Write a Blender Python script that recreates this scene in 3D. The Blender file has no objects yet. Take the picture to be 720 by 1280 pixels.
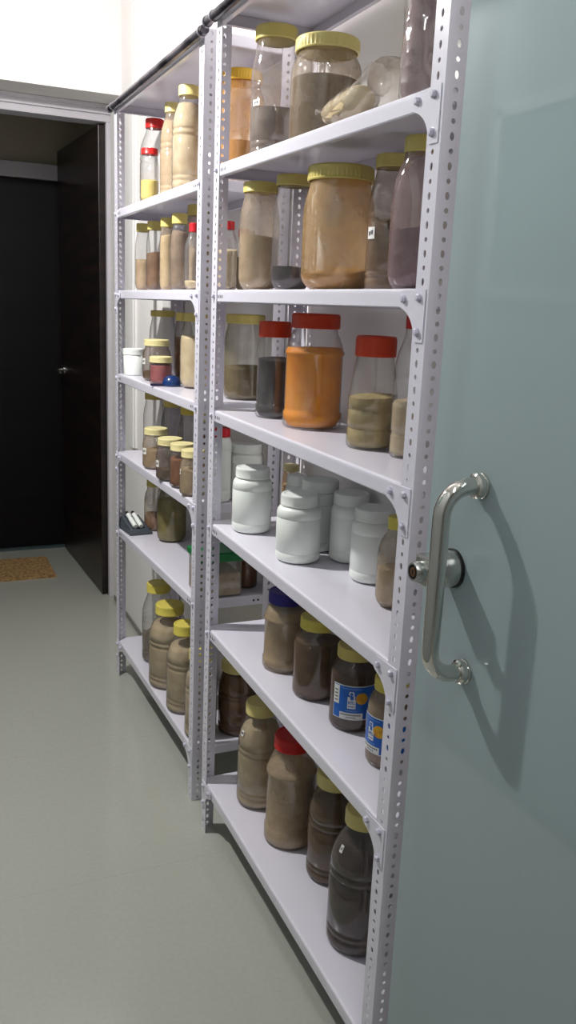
import bpy, bmesh, math, random
from mathutils import Vector, Matrix
R = random.Random(7)
PI = math.pi
SC = bpy.context.scene
COL = SC.collection

# ------------------------------------------------------------------ camera
def set_camera():
    cd = bpy.data.cameras.new('camera'); co = bpy.data.objects.new('camera', cd); COL.objects.link(co)
    pi, ro, ya = -0.2361, -0.0429, 0.4245
    s, c = math.sin(ya), math.cos(ya); sp, cp = math.sin(pi), math.cos(pi); sr, cr = math.sin(ro), math.cos(ro)
    right0 = Vector((c, -s, 0)); fwd0 = Vector((s, c, 0)); up0 = Vector((0, 0, 1))
    fwd = fwd0 * cp + up0 * sp
    up2 = up0 * cp - fwd0 * sp
    right = right0 * cr - up2 * sr
    up = right0 * sr + up2 * cr
    m = Matrix((right, up, -fwd)).transposed().to_4x4()
    m.translation = Vector((-0.6625, -1.0316, 1.3683))
    co.matrix_world = m
    cd.sensor_fit = 'VERTICAL'; cd.sensor_height = 36.0; cd.lens = 36.0 * 1075.5 / 1280.0
    cd.clip_start = 0.02
    SC.camera = co
set_camera()

# ------------------------------------------------------------------ world, lights, exposure
w = bpy.data.worlds.new('world'); SC.world = w; w.use_nodes = True
w.node_tree.nodes['Background'].inputs[0].default_value = (0.75, 0.8, 0.9, 1)
w.node_tree.nodes['Background'].inputs[1].default_value = 0.02

def area(name, loc, power, sx, sy, col=(1, 1, 1), rot=(0, 0, 0)):
    l = bpy.data.lights.new(name, 'AREA'); l.shape = 'RECTANGLE'; l.size = sx; l.size_y = sy
    l.energy = power; l.color = col
    o = bpy.data.objects.new(name, l); COL.objects.link(o); o.location = loc; o.rotation_euler = rot
    return o
wl = area('wall_lamp', (-0.82, 1.22, 2.36), 34.0, 0.09, 0.07, (1.0, 0.99, 0.975))
wl.rotation_euler = Vector((-1.0, -0.05, 0.62)).to_track_quat('Z', 'Y').to_euler()
area('ceiling_lamp_near', (-0.45, -1.3, 2.70), 8.0, 0.14, 1.2, (0.97, 0.99, 1.0))
area('added_fill_behind_glass', (0.12, -0.56, 2.70), 16.0, 0.14, 0.7, (0.97, 1.0, 1.0))  # added unseen fill that brightens the glass from behind

vs = SC.view_settings
vs.view_transform = 'Standard'; vs.look = 'None'; vs.gamma = 1.0; vs.use_curve_mapping = False
vs.exposure = 0.12
SC.cycles.max_bounces = 10; SC.cycles.diffuse_bounces = 4; SC.cycles.glossy_bounces = 4
SC.cycles.transparent_max_bounces = 32; SC.cycles.transmission_bounces = 6
SC.cycles.use_denoising = True
SC.cycles.caustics_reflective = False; SC.cycles.caustics_refractive = False
SC.cycles.sample_clamp_indirect = 6.0

# ------------------------------------------------------------------ materials
def lin(c):
    return c / 12.92 if c <= 0.04045 else ((c + 0.055) / 1.055) ** 2.4
def rgb(r, g, b):
    return (lin(r / 255), lin(g / 255), lin(b / 255), 1)
MATS = {}
def nodes(name):
    m = bpy.data.materials.new(name); m.use_nodes = True
    nt = m.node_tree; nt.nodes.clear()
    out = nt.nodes.new('ShaderNodeOutputMaterial')
    return m, nt, out
def N(nt, t, **kw):
    n = nt.nodes.new(t)
    for k, v in kw.items():
        if k in n.inputs: n.inputs[k].default_value = v
        else: setattr(n, k, v)
    return n
def mathn(nt, op, a, b=None):
    n = nt.nodes.new('ShaderNodeMath'); n.operation = op
    for i, v in enumerate((a, b)):
        if v is None: continue
        if hasattr(v, 'is_output'): nt.links.new(v, n.inputs[i])
        else: n.inputs[i].default_value = v
    return n.outputs[0]

def pbr(name, col, rough=0.5, metal=0.0, spec=0.5, col2=None, scale=20.0, bump=0.0, bscale=200.0, coat=0.0, stretch=None, sss=0.0, lo=0.35, hi=0.65):
    if name in MATS: return MATS[name]
    m, nt, out = nodes(name)
    p = N(nt, 'ShaderNodeBsdfPrincipled'); p.inputs['Base Color'].default_value = col
    p.inputs['Roughness'].default_value = rough; p.inputs['Metallic'].default_value = metal
    p.inputs['Specular IOR Level'].default_value = spec
    p.inputs['Coat Weight'].default_value = coat
    nt.links.new(p.outputs[0], out.inputs[0])
    tc = N(nt, 'ShaderNodeTexCoord'); src = tc.outputs['Object']
    if stretch:
        mp = N(nt, 'ShaderNodeMapping'); mp.inputs['Scale'].default_value = stretch
        nt.links.new(src, mp.inputs[0]); src = mp.outputs[0]
    if col2:
        nz = N(nt, 'ShaderNodeTexNoise'); nz.inputs['Scale'].default_value = scale; nz.inputs['Detail'].default_value = 6
        nt.links.new(src, nz.inputs['Vector'])
        cr = N(nt, 'ShaderNodeValToRGB'); cr.color_ramp.elements[0].color = col; cr.color_ramp.elements[1].color = col2
        cr.color_ramp.elements[0].position = lo; cr.color_ramp.elements[1].position = hi
        nt.links.new(nz.outputs[0], cr.inputs[0]); nt.links.new(cr.outputs[0], p.inputs['Base Color'])
    if bump > 0:
        nb = N(nt, 'ShaderNodeTexNoise'); nb.inputs['Scale'].default_value = bscale; nb.inputs['Detail'].default_value = 3
        nt.links.new(src, nb.inputs['Vector'])
        bp = N(nt, 'ShaderNodeBump'); bp.inputs['Strength'].default_value = bump; bp.inputs['Distance'].default_value = 0.002
        nt.links.new(nb.outputs[0], bp.inputs['Height']); nt.links.new(bp.outputs[0], p.inputs['Normal'])
    MATS[name] = m
    return m

def clear(name, tint=(1, 1, 1, 1), haze=0.1, hazecol=(0.8, 0.78, 0.74, 1), rough=0.05, gloss=0.085, crinkle=0.0):
    """thin clear plastic: see-through, glossy towards grazing angles, with a little powdery haze"""
    if name in MATS: return MATS[name]
    m, nt, out = nodes(name)
    lw = N(nt, 'ShaderNodeLayerWeight'); lw.inputs['Blend'].default_value = 0.5
    f = lw.outputs['Facing']
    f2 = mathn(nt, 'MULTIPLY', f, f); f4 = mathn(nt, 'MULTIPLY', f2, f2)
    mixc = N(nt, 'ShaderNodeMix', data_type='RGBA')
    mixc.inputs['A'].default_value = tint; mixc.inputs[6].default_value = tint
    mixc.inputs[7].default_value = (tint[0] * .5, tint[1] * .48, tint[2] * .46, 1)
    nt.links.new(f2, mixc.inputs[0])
    tr = N(nt, 'ShaderNodeBsdfTransparent'); nt.links.new(mixc.outputs[2], tr.inputs[0])
    df = N(nt, 'ShaderNodeBsdfDiffuse'); df.inputs[0].default_value = hazecol
    tl = N(nt, 'ShaderNodeBsdfTranslucent'); tl.inputs[0].default_value = hazecol
    hz = N(nt, 'ShaderNodeMixShader'); hz.inputs[0].default_value = 0.5
    nt.links.new(df.outputs[0], hz.inputs[1]); nt.links.new(tl.outputs[0], hz.inputs[2])
    m1 = N(nt, 'ShaderNodeMixShader')
    tc = N(nt, 'ShaderNodeTexCoord'); nz = N(nt, 'ShaderNodeTexNoise'); nz.inputs['Scale'].default_value = 18; nz.inputs['Detail'].default_value = 5
    nt.links.new(tc.outputs['Object'], nz.inputs['Vector'])
    hf = mathn(nt, 'MULTIPLY', nz.outputs[0], 2 * haze)
    nt.links.new(hf, m1.inputs[0]); nt.links.new(tr.outputs[0], m1.inputs[1]); nt.links.new(hz.outputs[0], m1.inputs[2])
    gl = N(nt, 'ShaderNodeBsdfGlossy'); gl.inputs['Roughness'].default_value = rough
    gf = mathn(nt, 'ADD', gloss, mathn(nt, 'MULTIPLY', f4, 0.5))
    m2 = N(nt, 'ShaderNodeMixShader')
    nt.links.new(gf, m2.inputs[0]); nt.links.new(m1.outputs[0], m2.inputs[1]); nt.links.new(gl.outputs[0], m2.inputs[2])
    if crinkle > 0:
        vb = N(nt, 'ShaderNodeTexVoronoi'); vb.inputs['Scale'].default_value = 38
        nt.links.new(tc.outputs['Object'], vb.inputs['Vector'])
        bp = N(nt, 'ShaderNodeBump'); bp.inputs['Strength'].default_value = crinkle; bp.inputs['Distance'].default_value = 0.01
        nt.links.new(vb.outputs[0], bp.inputs['Height'])
        nt.links.new(bp.outputs[0], gl.inputs['Normal']); nt.links.new(bp.outputs[0], df.inputs['Normal'])
    nt.links.new(m2.outputs[0], out.inputs[0])
    MATS[name] = m
    return m

rack_white = pbr('rack_paint', rgb(219, 216, 227), rough=0.24, spec=0.5, bump=0.05, bscale=260)
painted_slot_shade = pbr('slot_shade', rgb(60, 56, 66), rough=0.9)
bolt_metal = pbr('painted_bolt', rgb(205, 202, 218), rough=0.22)
zinc = pbr('worn_steel_pipe', rgb(120, 116, 124), rough=0.3, metal=0.8, col2=rgb(40, 38, 44), scale=9, lo=.45, hi=.6)
chrome = pbr('chrome', rgb(214, 212, 206), rough=0.07, metal=1.0)
satin = pbr('satin_steel', rgb(196, 198, 194), rough=0.24, metal=1.0)
rubber = pbr('black_rubber', rgb(12, 12, 13), rough=0.5)
brass = pbr('key_brass', rgb(150, 112, 84), rough=0.3, metal=0.9)
wall_white = pbr('white_wall_paint', rgb(238, 235, 232), rough=0.7, spec=0.3, bump=0.03, bscale=60)
grey_wall = pbr('grey_wall_paint', rgb(168, 170, 170), rough=0.7, spec=0.3)
frame_white = pbr('white_frame_paint', rgb(206, 202, 208), rough=0.4, col2=rgb(196, 192, 198), scale=4)
foyer_paint = pbr('foyer_beige_paint', rgb(190, 180, 160), rough=0.7)
wenge = pbr('dark_wenge_laminate', rgb(16, 12, 13), rough=0.32, col2=rgb(48, 30, 24), scale=3.0, stretch=(1.0, 1.0, 7.0), lo=.4, hi=.75)
wenge2 = pbr('black_door_laminate', rgb(8, 6, 8), rough=0.5, spec=0.2, col2=rgb(14, 10, 12), scale=3.0, stretch=(1, 1, 6))
coir = pbr('coir_fibre', rgb(182, 146, 96), rough=0.95, col2=rgb(126, 98, 62), scale=60, bump=0.8, bscale=240)
skirt_mat = pbr('skirting_stone', rgb(120, 118, 112), rough=0.3)

def floor_mat():
    m, nt, out = nodes('vitrified_tile')
    p = N(nt, 'ShaderNodeBsdfPrincipled'); p.inputs['Roughness'].default_value = 0.13; p.inputs['Specular IOR Level'].default_value = 0.5
    tc = N(nt, 'ShaderNodeTexCoord')
    nz = N(nt, 'ShaderNodeTexNoise'); nz.inputs['Scale'].default_value = 90; nz.inputs['Detail'].default_value = 4
    nt.links.new(tc.outputs['Object'], nz.inputs['Vector'])
    cr = N(nt, 'ShaderNodeValToRGB'); cr.color_ramp.elements[0].color = rgb(166, 168, 158); cr.color_ramp.elements[1].color = rgb(178, 180, 170)
    nt.links.new(nz.outputs[0], cr.inputs[0])
    sep = N(nt, 'ShaderNodeSeparateXYZ'); nt.links.new(tc.outputs['Object'], sep.inputs[0])
    gy = mathn(nt, 'ABSOLUTE', mathn(nt, 'SUBTRACT', mathn(nt, 'FRACT', mathn(nt, 'DIVIDE', mathn(nt, 'ADD', sep.outputs[1], 20 * .65 - .79 + .325), .65)), 0.5))
    g = mathn(nt, 'LESS_THAN', gy, 0.0022)
    mx = N(nt, 'ShaderNodeMix', data_type='RGBA'); nt.links.new(mathn(nt, 'MULTIPLY', g, 0.11), mx.inputs[0])
    nt.links.new(cr.outputs[0], mx.inputs[6]); mx.inputs[7].default_value = rgb(120, 116, 104)
    nt.links.new(mx.outputs[2], p.inputs['Base Color']); nt.links.new(p.outputs[0], out.inputs[0])
    return m
def frosted_mat():
    m, nt, out = nodes('frosted_green_glass')
    df = N(nt, 'ShaderNodeBsdfDiffuse'); df.inputs[0].default_value = rgb(206, 223, 226)
    tl = N(nt, 'ShaderNodeBsdfTranslucent'); tl.inputs[0].default_value = rgb(218, 238, 240)
    a = N(nt, 'ShaderNodeMixShader'); a.inputs[0].default_value = 0.5
    nt.links.new(df.outputs[0], a.inputs[1]); nt.links.new(tl.outputs[0], a.inputs[2])
    fr = N(nt, 'ShaderNodeFresnel'); fr.inputs['IOR'].default_value = 1.6
    gl = N(nt, 'ShaderNodeBsdfGlossy'); gl.inputs['Roughness'].default_value = 0.03
    b = N(nt, 'ShaderNodeMixShader'); nt.links.new(fr.outputs[0], b.inputs[0])
    nt.links.new(a.outputs[0], b.inputs[1]); nt.links.new(gl.outputs[0], b.inputs[2])
    nt.links.new(b.outputs[0], out.inputs[0])
    return m
floor_m = floor_mat(); frosted = frosted_mat()
glass_edge = pbr('green_glass_edge', rgb(120, 165, 150), rough=0.15)

# ------------------------------------------------------------------ mesh helpers
def link(name, bm, mat, parent=None, smooth=None, loc=None):
    bmesh.ops.recalc_face_normals(bm, faces=bm.faces)
    me = bpy.data.meshes.new(name); bm.to_mesh(me); bm.free()
    mats = mat if isinstance(mat, (list, tuple)) else [mat]
    for m in mats: me.materials.append(m)
    o = bpy.data.objects.new(name, me); COL.objects.link(o)
    if smooth is not None:
        for p in me.polygons: p.use_smooth = True
        if smooth < 3.1: me.set_sharp_from_angle(angle=smooth)
    if parent: o.parent = parent
    if loc: o.location = loc
    return o
def thing(name, label, cat, loc=(0, 0, 0), rz=0, group=None):
    o = bpy.data.objects.new(name, None); COL.objects.link(o); o.location = loc; o.rotation_euler = (0, 0, rz)
    o.empty_display_size = 0.05
    tag(o, label, cat, group); return o
def tag(o, label, cat, group=None):
    o['label'] = label; o['category'] = cat
    if group: o['group'] = group
    return o
def struct(o, label=None):
    o['kind'] = 'structure'
    if label: o['label'] = label
    return o
def box(bm, x0, x1, y0, y1, z0, z1, bev=0.0, M=None, mi=0):
    vsx = [bm.verts.new((x, y, z)) for x in (x0, x1) for y in (y0, y1) for z in (z0, z1)]
    fs = []
    for q in ((0, 1, 3, 2), (4, 6, 7, 5), (0, 4, 5, 1), (2, 3, 7, 6), (0, 2, 6, 4), (1, 5, 7, 3)):
        f = bm.faces.new([vsx[i] for i in q]); f.material_index = mi; fs.append(f)
    if bev > 0:
        es = list({e for f in fs for e in f.edges})
        r = bmesh.ops.bevel(bm, geom=es, offset=bev, segments=2, affect='EDGES', profile=0.5)
        vsx = list({v for f in r['faces'] for v in f.verts} | {v for v in vsx if v.is_valid})
    if M is not None: bmesh.ops.transform(bm, matrix=M, verts=[v for v in vsx if v.is_valid])
    return vsx
def boxobj(name, x0, x1, y0, y1, z0, z1, mat, bev=0.0, parent=None):
    bm = bmesh.new(); box(bm, x0, x1, y0, y1, z0, z1, bev); return link(name, bm, mat, parent)
def lathe(bm, prof, seg=40, mod=None, M=None, mi=0):
    """prof: list of (r, z); r = 0 makes a pole. mod(i_ring, angle) -> radius factor"""
    rings = []; new = []
    for k, (r, z) in enumerate(prof):
        if r <= 1e-7:
            v = bm.verts.new((0, 0, z)); rings.append([v]); new.append(v)
        else:
            ring = []
            for i in range(seg):
                a = 2 * PI * i / seg; q = r * (mod(k, a) if mod else 1)
                v = bm.verts.new((q * math.cos(a), q * math.sin(a), z)); ring.append(v)
            rings.append(ring); new += ring
    for A, B in zip(rings, rings[1:]):
        if len(A) == 1 and len(B) == 1: continue
        for i in range(seg):
            j = (i + 1) % seg
            if len(A) == 1: f = bm.faces.new((A[0], B[i], B[j]))
            elif len(B) == 1: f = bm.faces.new((A[i], A[j], B[0]))
            else: f = bm.faces.new((A[i], A[j], B[j], B[i]))
            f.material_index = mi
    if M is not None: bmesh.ops.transform(bm, matrix=M, verts=new)
    return new
def tube(bm, pts, r, seg=16, cap=True):
    pts = [Vector(p) for p in pts]; rings = []
    up = Vector((0.13, 0.9, 0.31)).normalized()
    prev = None
    for i, p in enumerate(pts):
        t = (pts[min(i + 1, len(pts) - 1)] - pts[max(i - 1, 0)]).normalized()
        if prev is None: n = t.orthogonal().normalized()
        else: n = (prev - t * prev.dot(t)).normalized()
        prev = n; b = t.cross(n)
        rr = r[i] if isinstance(r, (list, tuple)) else r
        rings.append([bm.verts.new(p + (n * math.cos(2 * PI * k / seg) + b * math.sin(2 * PI * k / seg)) * rr) for k in range(seg)])
    for A, B in zip(rings, rings[1:]):
        for k in range(seg):
            j = (k + 1) % seg; bm.faces.new((A[k], A[j], B[j], B[k]))
    if cap: bm.faces.new(rings[0][::-1]); bm.faces.new(rings[-1])

# ------------------------------------------------------------------ the room
XL, XR, XC = -0.91, 0.245, 0.185
YB, YE, YF = -3.2, 2.60, 3.72
ZC = 2.75
def room():
    struct(boxobj('floor', -1.0, 0.35, YB - .1, YF + .1, -0.06, 0.0, floor_m))
    struct(boxobj('ceiling', -1.0, 0.35, YB - .1, YF + .1, ZC, ZC + .06, wall_white))
    struct(boxobj('wall_left', XL - .06, XL, YB, YF, 0, ZC, grey_wall))
    bm = bmesh.new(); box(bm, XR, XR + .06, -1.02, 1.985, 0, ZC); struct(link('wall_right', bm, wall_white))
    bm = bmesh.new(); box(bm, XC, XR + .06, 1.985, 2.9, 0, ZC); struct(link('wall_right_column', bm, wall_white))
    bm = bmesh.new(); box(bm, 0.0, XR + .06, YB, -1.02, 0, ZC); struct(link('wall_right_return', bm, wall_white))
    struct(boxobj('added_light_block', 0.002, XR, -0.125, -0.100, 0, ZC, wall_white))  # added unseen panel that keeps the fill behind the glass off the rack
    struct(boxobj('wall_back', XL - .06, 0.3, YB - .06, YB, 0, ZC, grey_wall))
    # lintel above the doorway, its wall thickness to the frame
    struct(boxobj('wall_far_lintel', XL, XC, YE, 2.9, 2.138, ZC, wall_white))
    # foyer beyond
    struct(boxobj('wall_far', XL, 0.35, YF + .03, YF + .09, 0, ZC, foyer_paint))
    struct(boxobj('wall_foyer_right', 0.23, 0.29, 2.9, YF + .03, 0, ZC, foyer_paint))
    # white frame of the doorway: head with two stepped mouldings, jamb
    bm = bmesh.new()
    box(bm, XL, XC, 2.80, 2.90, 2.072, 2.138, 0.003)
    box(bm, XL, XC, 2.788, 2.80, 2.100, 2.1375, 0.002)
    box(bm, XL, XC, 2.782, 2.79, 2.122, 2.1375, 0.002)
    struct(link('trim_1', bm, frame_white))
    bm = bmesh.new(); box(bm, 0.168, XC, 2.80, 2.83, 0.0, 2.072, 0.002)
    j = struct(link('trim_2', bm, frame_white))
    for z in (1.86, 1.04, 0.24):
        bm = bmesh.new(); box(bm, 0.1690, 0.1846, 2.7982, 2.8002, z - .055, z + .055, 0.0006)
        for dz in (-.035, 0, .035): lathe(bm, [(0, 0), (.003, 0), (.003, .0006), (0, .0006)], 10, M=Matrix.Translation((0.175, 2.7982, z + dz)) @ Matrix.Rotation(PI / 2, 4, 'X'))
        link('hinge', bm, frame_white, j)
    # white moulding strip on the wall past the racks
    bm = bmesh.new(); box(bm, XC - .012, XC, 2.33, 2.43, 0.78, 2.40, 0.004); box(bm, XC - .018, XC - .012, 2.345, 2.40, 0.78, 2.40, 0.003)
    struct(link('trim_3', bm, wall_white))
    # skirtings
    struct(boxobj('baseboard_left', XL, XL + .008, YB, 1.25, 0, 0.055, skirt_mat, .002))
    struct(boxobj('baseboard_right', XC - .006, XC, 1.99, 2.76, 0, 0.02, skirt_mat, .002))
    # a framed window in the opposite wall (it shows as the rectangle mirrored in the glass)
    bm = bmesh.new()
    for a in ((0.0, 1.08, 1.885, 1.915), (0.0, 1.08, 1.405, 1.435), (1.05, 1.08, 1.405, 1.915), (0.0, .03, 1.405, 1.915)):
        box(bm, XL, XL + .02, a[0], a[1], a[2], a[3], .003)
    wf = struct(link('window_1', bm, frame_white))
    link('pane', (lambda b: (box(b, XL, XL + .006, .03, 1.05, 1.435, 1.885), b)[1])(bmesh.new()), pbr('window_pane', rgb(120, 140, 138), rough=0.15), wf)
    # open dark door leaf
    d = bmesh.new(); box(d, -0.019, 0.019, 0.0, 0.84, 0.006, 2.066, 0.002)
    dl = struct(link('door_1', d, wenge)); dl.location = (0.160, 2.835, 0); dl.rotation_euler = (0, 0, math.radians(2.2))
    bm = bmesh.new()
    lathe(bm, [(0, 0), (.026, 0), (.026, .006), (.022, .009), (0, .009)], 24, M=Matrix.Translation((-.019, .775, .99)) @ Matrix.Rotation(-PI / 2, 4, 'Y'))
    tube(bm, [(-.026, .775, .99), (-.045, .775, .99), (-.056, .77, .99), (-.060, .755, .99), (-.060, .70, .988), (-.060, .66, .986)], .0085, 12)
    h = link('door_handle', bm, chrome, dl, smooth=0.7); h['label'] = 'bright chrome lever handle'
    # the dark door across the foyer with its head frame
    d = bmesh.new(); box(d, XL, 0.20, YF - .005, YF + .03, 0.012, 1.93, .002); struct(link('door_2', d, wenge2))
    bm = bmesh.new(); box(bm, XL, 0.22, YF - .03, YF + .03, 1.93, 2.005, .003); struct(link('trim_4', bm, frame_white))
    struct(boxobj('trim_5', XL, 0.20, YF - .035, YF + .03, 0.0, 0.011, pbr('threshold_stone', rgb(70, 84, 86), rough=.3)))
room()

# coir mat
def coir_mat():
    bm = bmesh.new()
    x0, x1, y0, y1 = -0.62, -0.02, 3.16, 3.50
    nx, ny = 60, 34
    g = [[bm.verts.new((x0 + (x1 - x0) * i / nx + R.uniform(-.002, .002), y0 + (y1 - y0) * k / ny + R.uniform(-.002, .002), 0.010 + R.uniform(0, .006))) for k in range(ny + 1)] for i in range(nx + 1)]
    for i in range(nx):
        for k in range(ny): bm.faces.new((g[i][k], g[i + 1][k], g[i + 1][k + 1], g[i][k + 1]))
    r = bmesh.ops.extrude_edge_only(bm, edges=[e for e in bm.edges if e.is_boundary])
    for v in r['geom']:
        if isinstance(v, bmesh.types.BMVert): v.co.z = 0.0
    o = link('doormat', bm, coir)
    tag(o, 'brown coir doormat on the tiles before the dark door', 'doormat')
coir_mat()

# ------------------------------------------------------------------ frosted glass door
GX = -0.012
def glass_door():
    t = thing('glass_door', 'open frosted green glass door with a chrome pull handle beside the nearer rack', 'glass door', (GX, -0.062, 0))
    bm = bmesh.new(); box(bm, 0, .010, -.90, 0, .012, 2.16, .0012)
    link('glass_panel', bm, frosted, t)
    # pull handle
    y = -.112; r = .0112; so = .056; z0, z1 = .912, 1.160; rb = .036
    pts = [(-.004, y, z1), (-so + rb, y, z1)]
    for k in range(1, 9): a = PI / 2 * k / 8; pts.append((-so + rb - rb * math.sin(a), y, z1 - rb + rb * math.cos(a)))
    for k in range(0, 9): a = PI / 2 * k / 8; pts.append((-so + rb - rb * math.cos(a), y, z0 + rb - rb * math.sin(a)))
    pts.append((-.004, y, z0))
    bm = bmesh.new(); tube(bm, pts, r, 24); hd = link('pull_handle', bm, chrome, t, smooth=0.9)
    for z in (z0, z1):
        bm = bmesh.new(); lathe(bm, [(0, 0), (.0165, 0), (.0165, .003), (.0150, .004), (.0150, .005), (.0165, .006), (.0160, .011), (.0135, .013), (0, .013)], 28, M=Matrix.Translation((0, y, z)) @ Matrix.Rotation(-PI / 2, 4, 'Y'))
        link('rosette', bm, chrome, hd, smooth=0.6)
    # lock
    zl, yl = 1.040, -.068
    bm = bmesh.new(); lathe(bm, [(0, .004), (.0245, .004), (.0245, .024), (.022, .028), (0, .028)], 36, M=Matrix.Translation((0, yl, zl)) @ Matrix.Rotation(-PI / 2, 4, 'Y'))
    lk = link('lock', bm, satin, t, smooth=0.6)
    bm = bmesh.new(); lathe(bm, [(0, 0), (.0262, 0), (.0262, .004), (0, .004)], 36, M=Matrix.Translation((0, yl, zl)) @ Matrix.Rotation(-PI / 2, 4, 'Y'))
    link('gasket', bm, rubber, lk, smooth=0.6)
    bm = bmesh.new(); box(bm, -.050, -.026, yl - .017, yl + .017, zl - .020, zl + .020, .003); link('lock_block', bm, satin, lk)
    bm = bmesh.new(); lathe(bm, [(0, .048), (.0135, .048), (.0135, .060), (.0120, .063), (.0098, .063)], 28, M=Matrix.Translation((0, yl, zl)) @ Matrix.Rotation(-PI / 2, 4, 'Y'))
    link('key_barrel', bm, satin, lk, smooth=0.6)
    bm = bmesh.new(); lathe(bm, [(.0098, .063), (.0098, .0615), (.0062, .0615)], 24, M=Matrix.Translation((0, yl, zl)) @ Matrix.Rotation(-PI / 2, 4, 'Y')); link('barrel_ring', bm, rubber, lk)
    bm = bmesh.new(); lathe(bm, [(.0062, .0615), (.0062, .063), (0, .063)], 24, M=Matrix.Translation((0, yl, zl)) @ Matrix.Rotation(-PI / 2, 4, 'Y'))
    k = link('key_plug', bm, [brass, rubber], lk)
    bm = bmesh.new(); box(bm, -.0634, -.0629, yl - .001, yl + .001, zl - .0035, zl + .0035); link('keyhole', bm, rubber, lk)
glass_door()

# ------------------------------------------------------------------ slotted angle racks
W, D, FW, TH, HP = 0.914, 0.229, 0.034, 0.0016, 1.975
PITCH = 0.0185
def post_mesh(sx, sy):
    bm = bmesh.new()
    n = int(HP / PITCH)
    def flange(along, sgn_a, sgn_t, cw):
        # along: axis of the flange width ('x' or 'y'); thickness on the other axis
        for k in range(n):
            z0, z1 = k * HP / n, (k + 1) * HP / n; zc = (z0 + z1) / 2
            hz = 0.0056 if k % 2 else 0.0036; hw = 0.0036
            c = FW * cw
            outer = [(0, z0), (c, z0), (FW, z0), (FW, zc), (FW, z1), (c, z1), (0, z1), (0, zc)]
            inner = [(c + hw * math.cos(a) * 1.0, zc + hz * math.sin(a)) for a in [(-135 + 45 * i) * PI / 180 for i in range(8)]]
            def P(u, z, d):
                return (u * sgn_a, d * sgn_t, z) if along == 'x' else (d * sgn_t, u * sgn_a, z)
            o0 = [bm.verts.new(P(u, z, 0)) for u, z in outer]; i0 = [bm.verts.new(P(u, z, 0)) for u, z in inner]
            o1 = [bm.verts.new(P(u, z, TH)) for u, z in outer]; i1 = [bm.verts.new(P(u, z, TH)) for u, z in inner]
            for a in range(8):
                b = (a + 1) % 8
                bm.faces.new((o0[a], o0[b], i0[b], i0[a])); bm.faces.new((o1[b], o1[a], i1[a], i1[b])); bm.faces.new((i0[a], i0[b], i1[b], i1[a]))
            bm.faces.new((o0[2], o0[3], o1[3], o1[2])); bm.faces.new((o0[3], o0[4], o1[4], o1[3]))
            if k == 0: bm.faces.new((o0[0], o0[1], o1[1], o1[0])); bm.faces.new((o0[1], o0[2], o1[2], o1[1]))
            if k == n - 1: bm.faces.new((o0[4], o0[5], o1[5], o1[4])); bm.faces.new((o0[5], o0[6], o1[6], o1[5]))
    flange('y', sy, sx, 0.52)   # lies in the front plane
    flange('x', sx, sy, 0.52)   # lies in the end plane
    bmesh.ops.remove_doubles(bm, verts=bm.verts, dist=0.00002)
    return bm
def shelf_mesh(lip=0.0275):
    bm = bmesh.new()
    x0, x1, y0, y1 = 0.002, D - 0.002, 0.002, W - 0.002
    prof = [(.006, 0), (.0032, -.0004), (.0012, -.0016), (.0003, -.0036), (0, -.007), (0, -lip + .002), (.0015, -lip), (.012, -lip), (.012, -lip + .0014), (.0018, -lip + .0014), (.0018, -.0018)]
    rings = []
    for ins, z in prof:
        rings.append([bm.verts.new(c) for c in ((x0 + ins, y0 + ins, z), (x1 - ins, y0 + ins, z), (x1 - ins, y1 - ins, z), (x0 + ins, y1 - ins, z))])
    for A, B in zip(rings, rings[1:]):
        for i in range(4):
            j = (i + 1) % 4; bm.faces.new((A[i], A[j], B[j], B[i]))
    bm.faces.new(rings[0]); bm.faces.new(rings[-1][::-1])
    bmesh.ops.recalc_face_normals(bm, faces=bm.faces)
    # flat ovals painted as slot shade near the ends of the front and end lips
    def slot(c, ax, w_, h_):
        pts = []
        for i in range(10):
            a = 2 * PI * i / 10
            pts.append((c[0] - .0004, c[1] + w_ * math.cos(a), c[2] + h_ * math.sin(a)) if ax == 'y' else (c[0] + w_ * math.cos(a), c[1], c[2] + h_ * math.sin(a)))
        f = bm.faces.new([bm.verts.new(p) for p in pts]); f.material_index = 1
    for s in (0, 1):
        for k in range(3):
            d = .040 + .0125 * k
            slot((x0, (y0 + d) if s == 0 else (y1 - d), -.0150), 'y', .0027, .0042)
    for yy in (y0 - .0004, y1 + .0004):
        for xx in (x0 + .045, x0 + .058, x1 - .045, x1 - .058): slot((xx, yy, -.014), 'x', .0034, .0034)
    return bm
def gusset_mesh(sy):
    # concave corner plate in the front plane; local origin at post corner, z = 0 at the shelf top
    pts = [(.0055, -.002), (.0055, -.074), (.026, -.074)]
    for k in range(0, 9):
        a = k / 8
        # curve from (.030,-.066) to (.072,-.030), bulging towards the corner
        p0, p1, p2 = Vector((.029, -.066)), Vector((.036, -.036)), Vector((.068, -.0275))
        q = p0 * (1 - a) ** 2 + p1 * 2 * a * (1 - a) + p2 * a * a
        pts.append((q.x, q.y))
    pts += [(.074, -.024), (.074, -.010), (.066, -.003)]
    bm = bmesh.new()
    f0 = [bm.verts.new((-.0016, y * sy, z)) for y, z in pts]; f1 = [bm.verts.new((0, y * sy, z)) for y, z in pts]
    bm.faces.new(f0); bm.faces.new(f1[::-1])
    for i in range(len(pts)):
        j = (i + 1) % len(pts); bm.faces.new((f0[i], f0[j], f1[j], f1[i]))
    return bm
def bolt_mesh():
    bm = bmesh.new()
    M = Matrix.Rotation(-PI / 2, 4, 'Y')
    lathe(bm, [(0, 0), (.0062, 0), (.0062, .0008), (.0056, .0010)], 6 * 3, M=M)
    lathe(bm, [(.0054, .0008), (.0052, .0042), (.0038, .0056), (0, .0058)], 6, M=M)
    return bm
PM = {}
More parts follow.
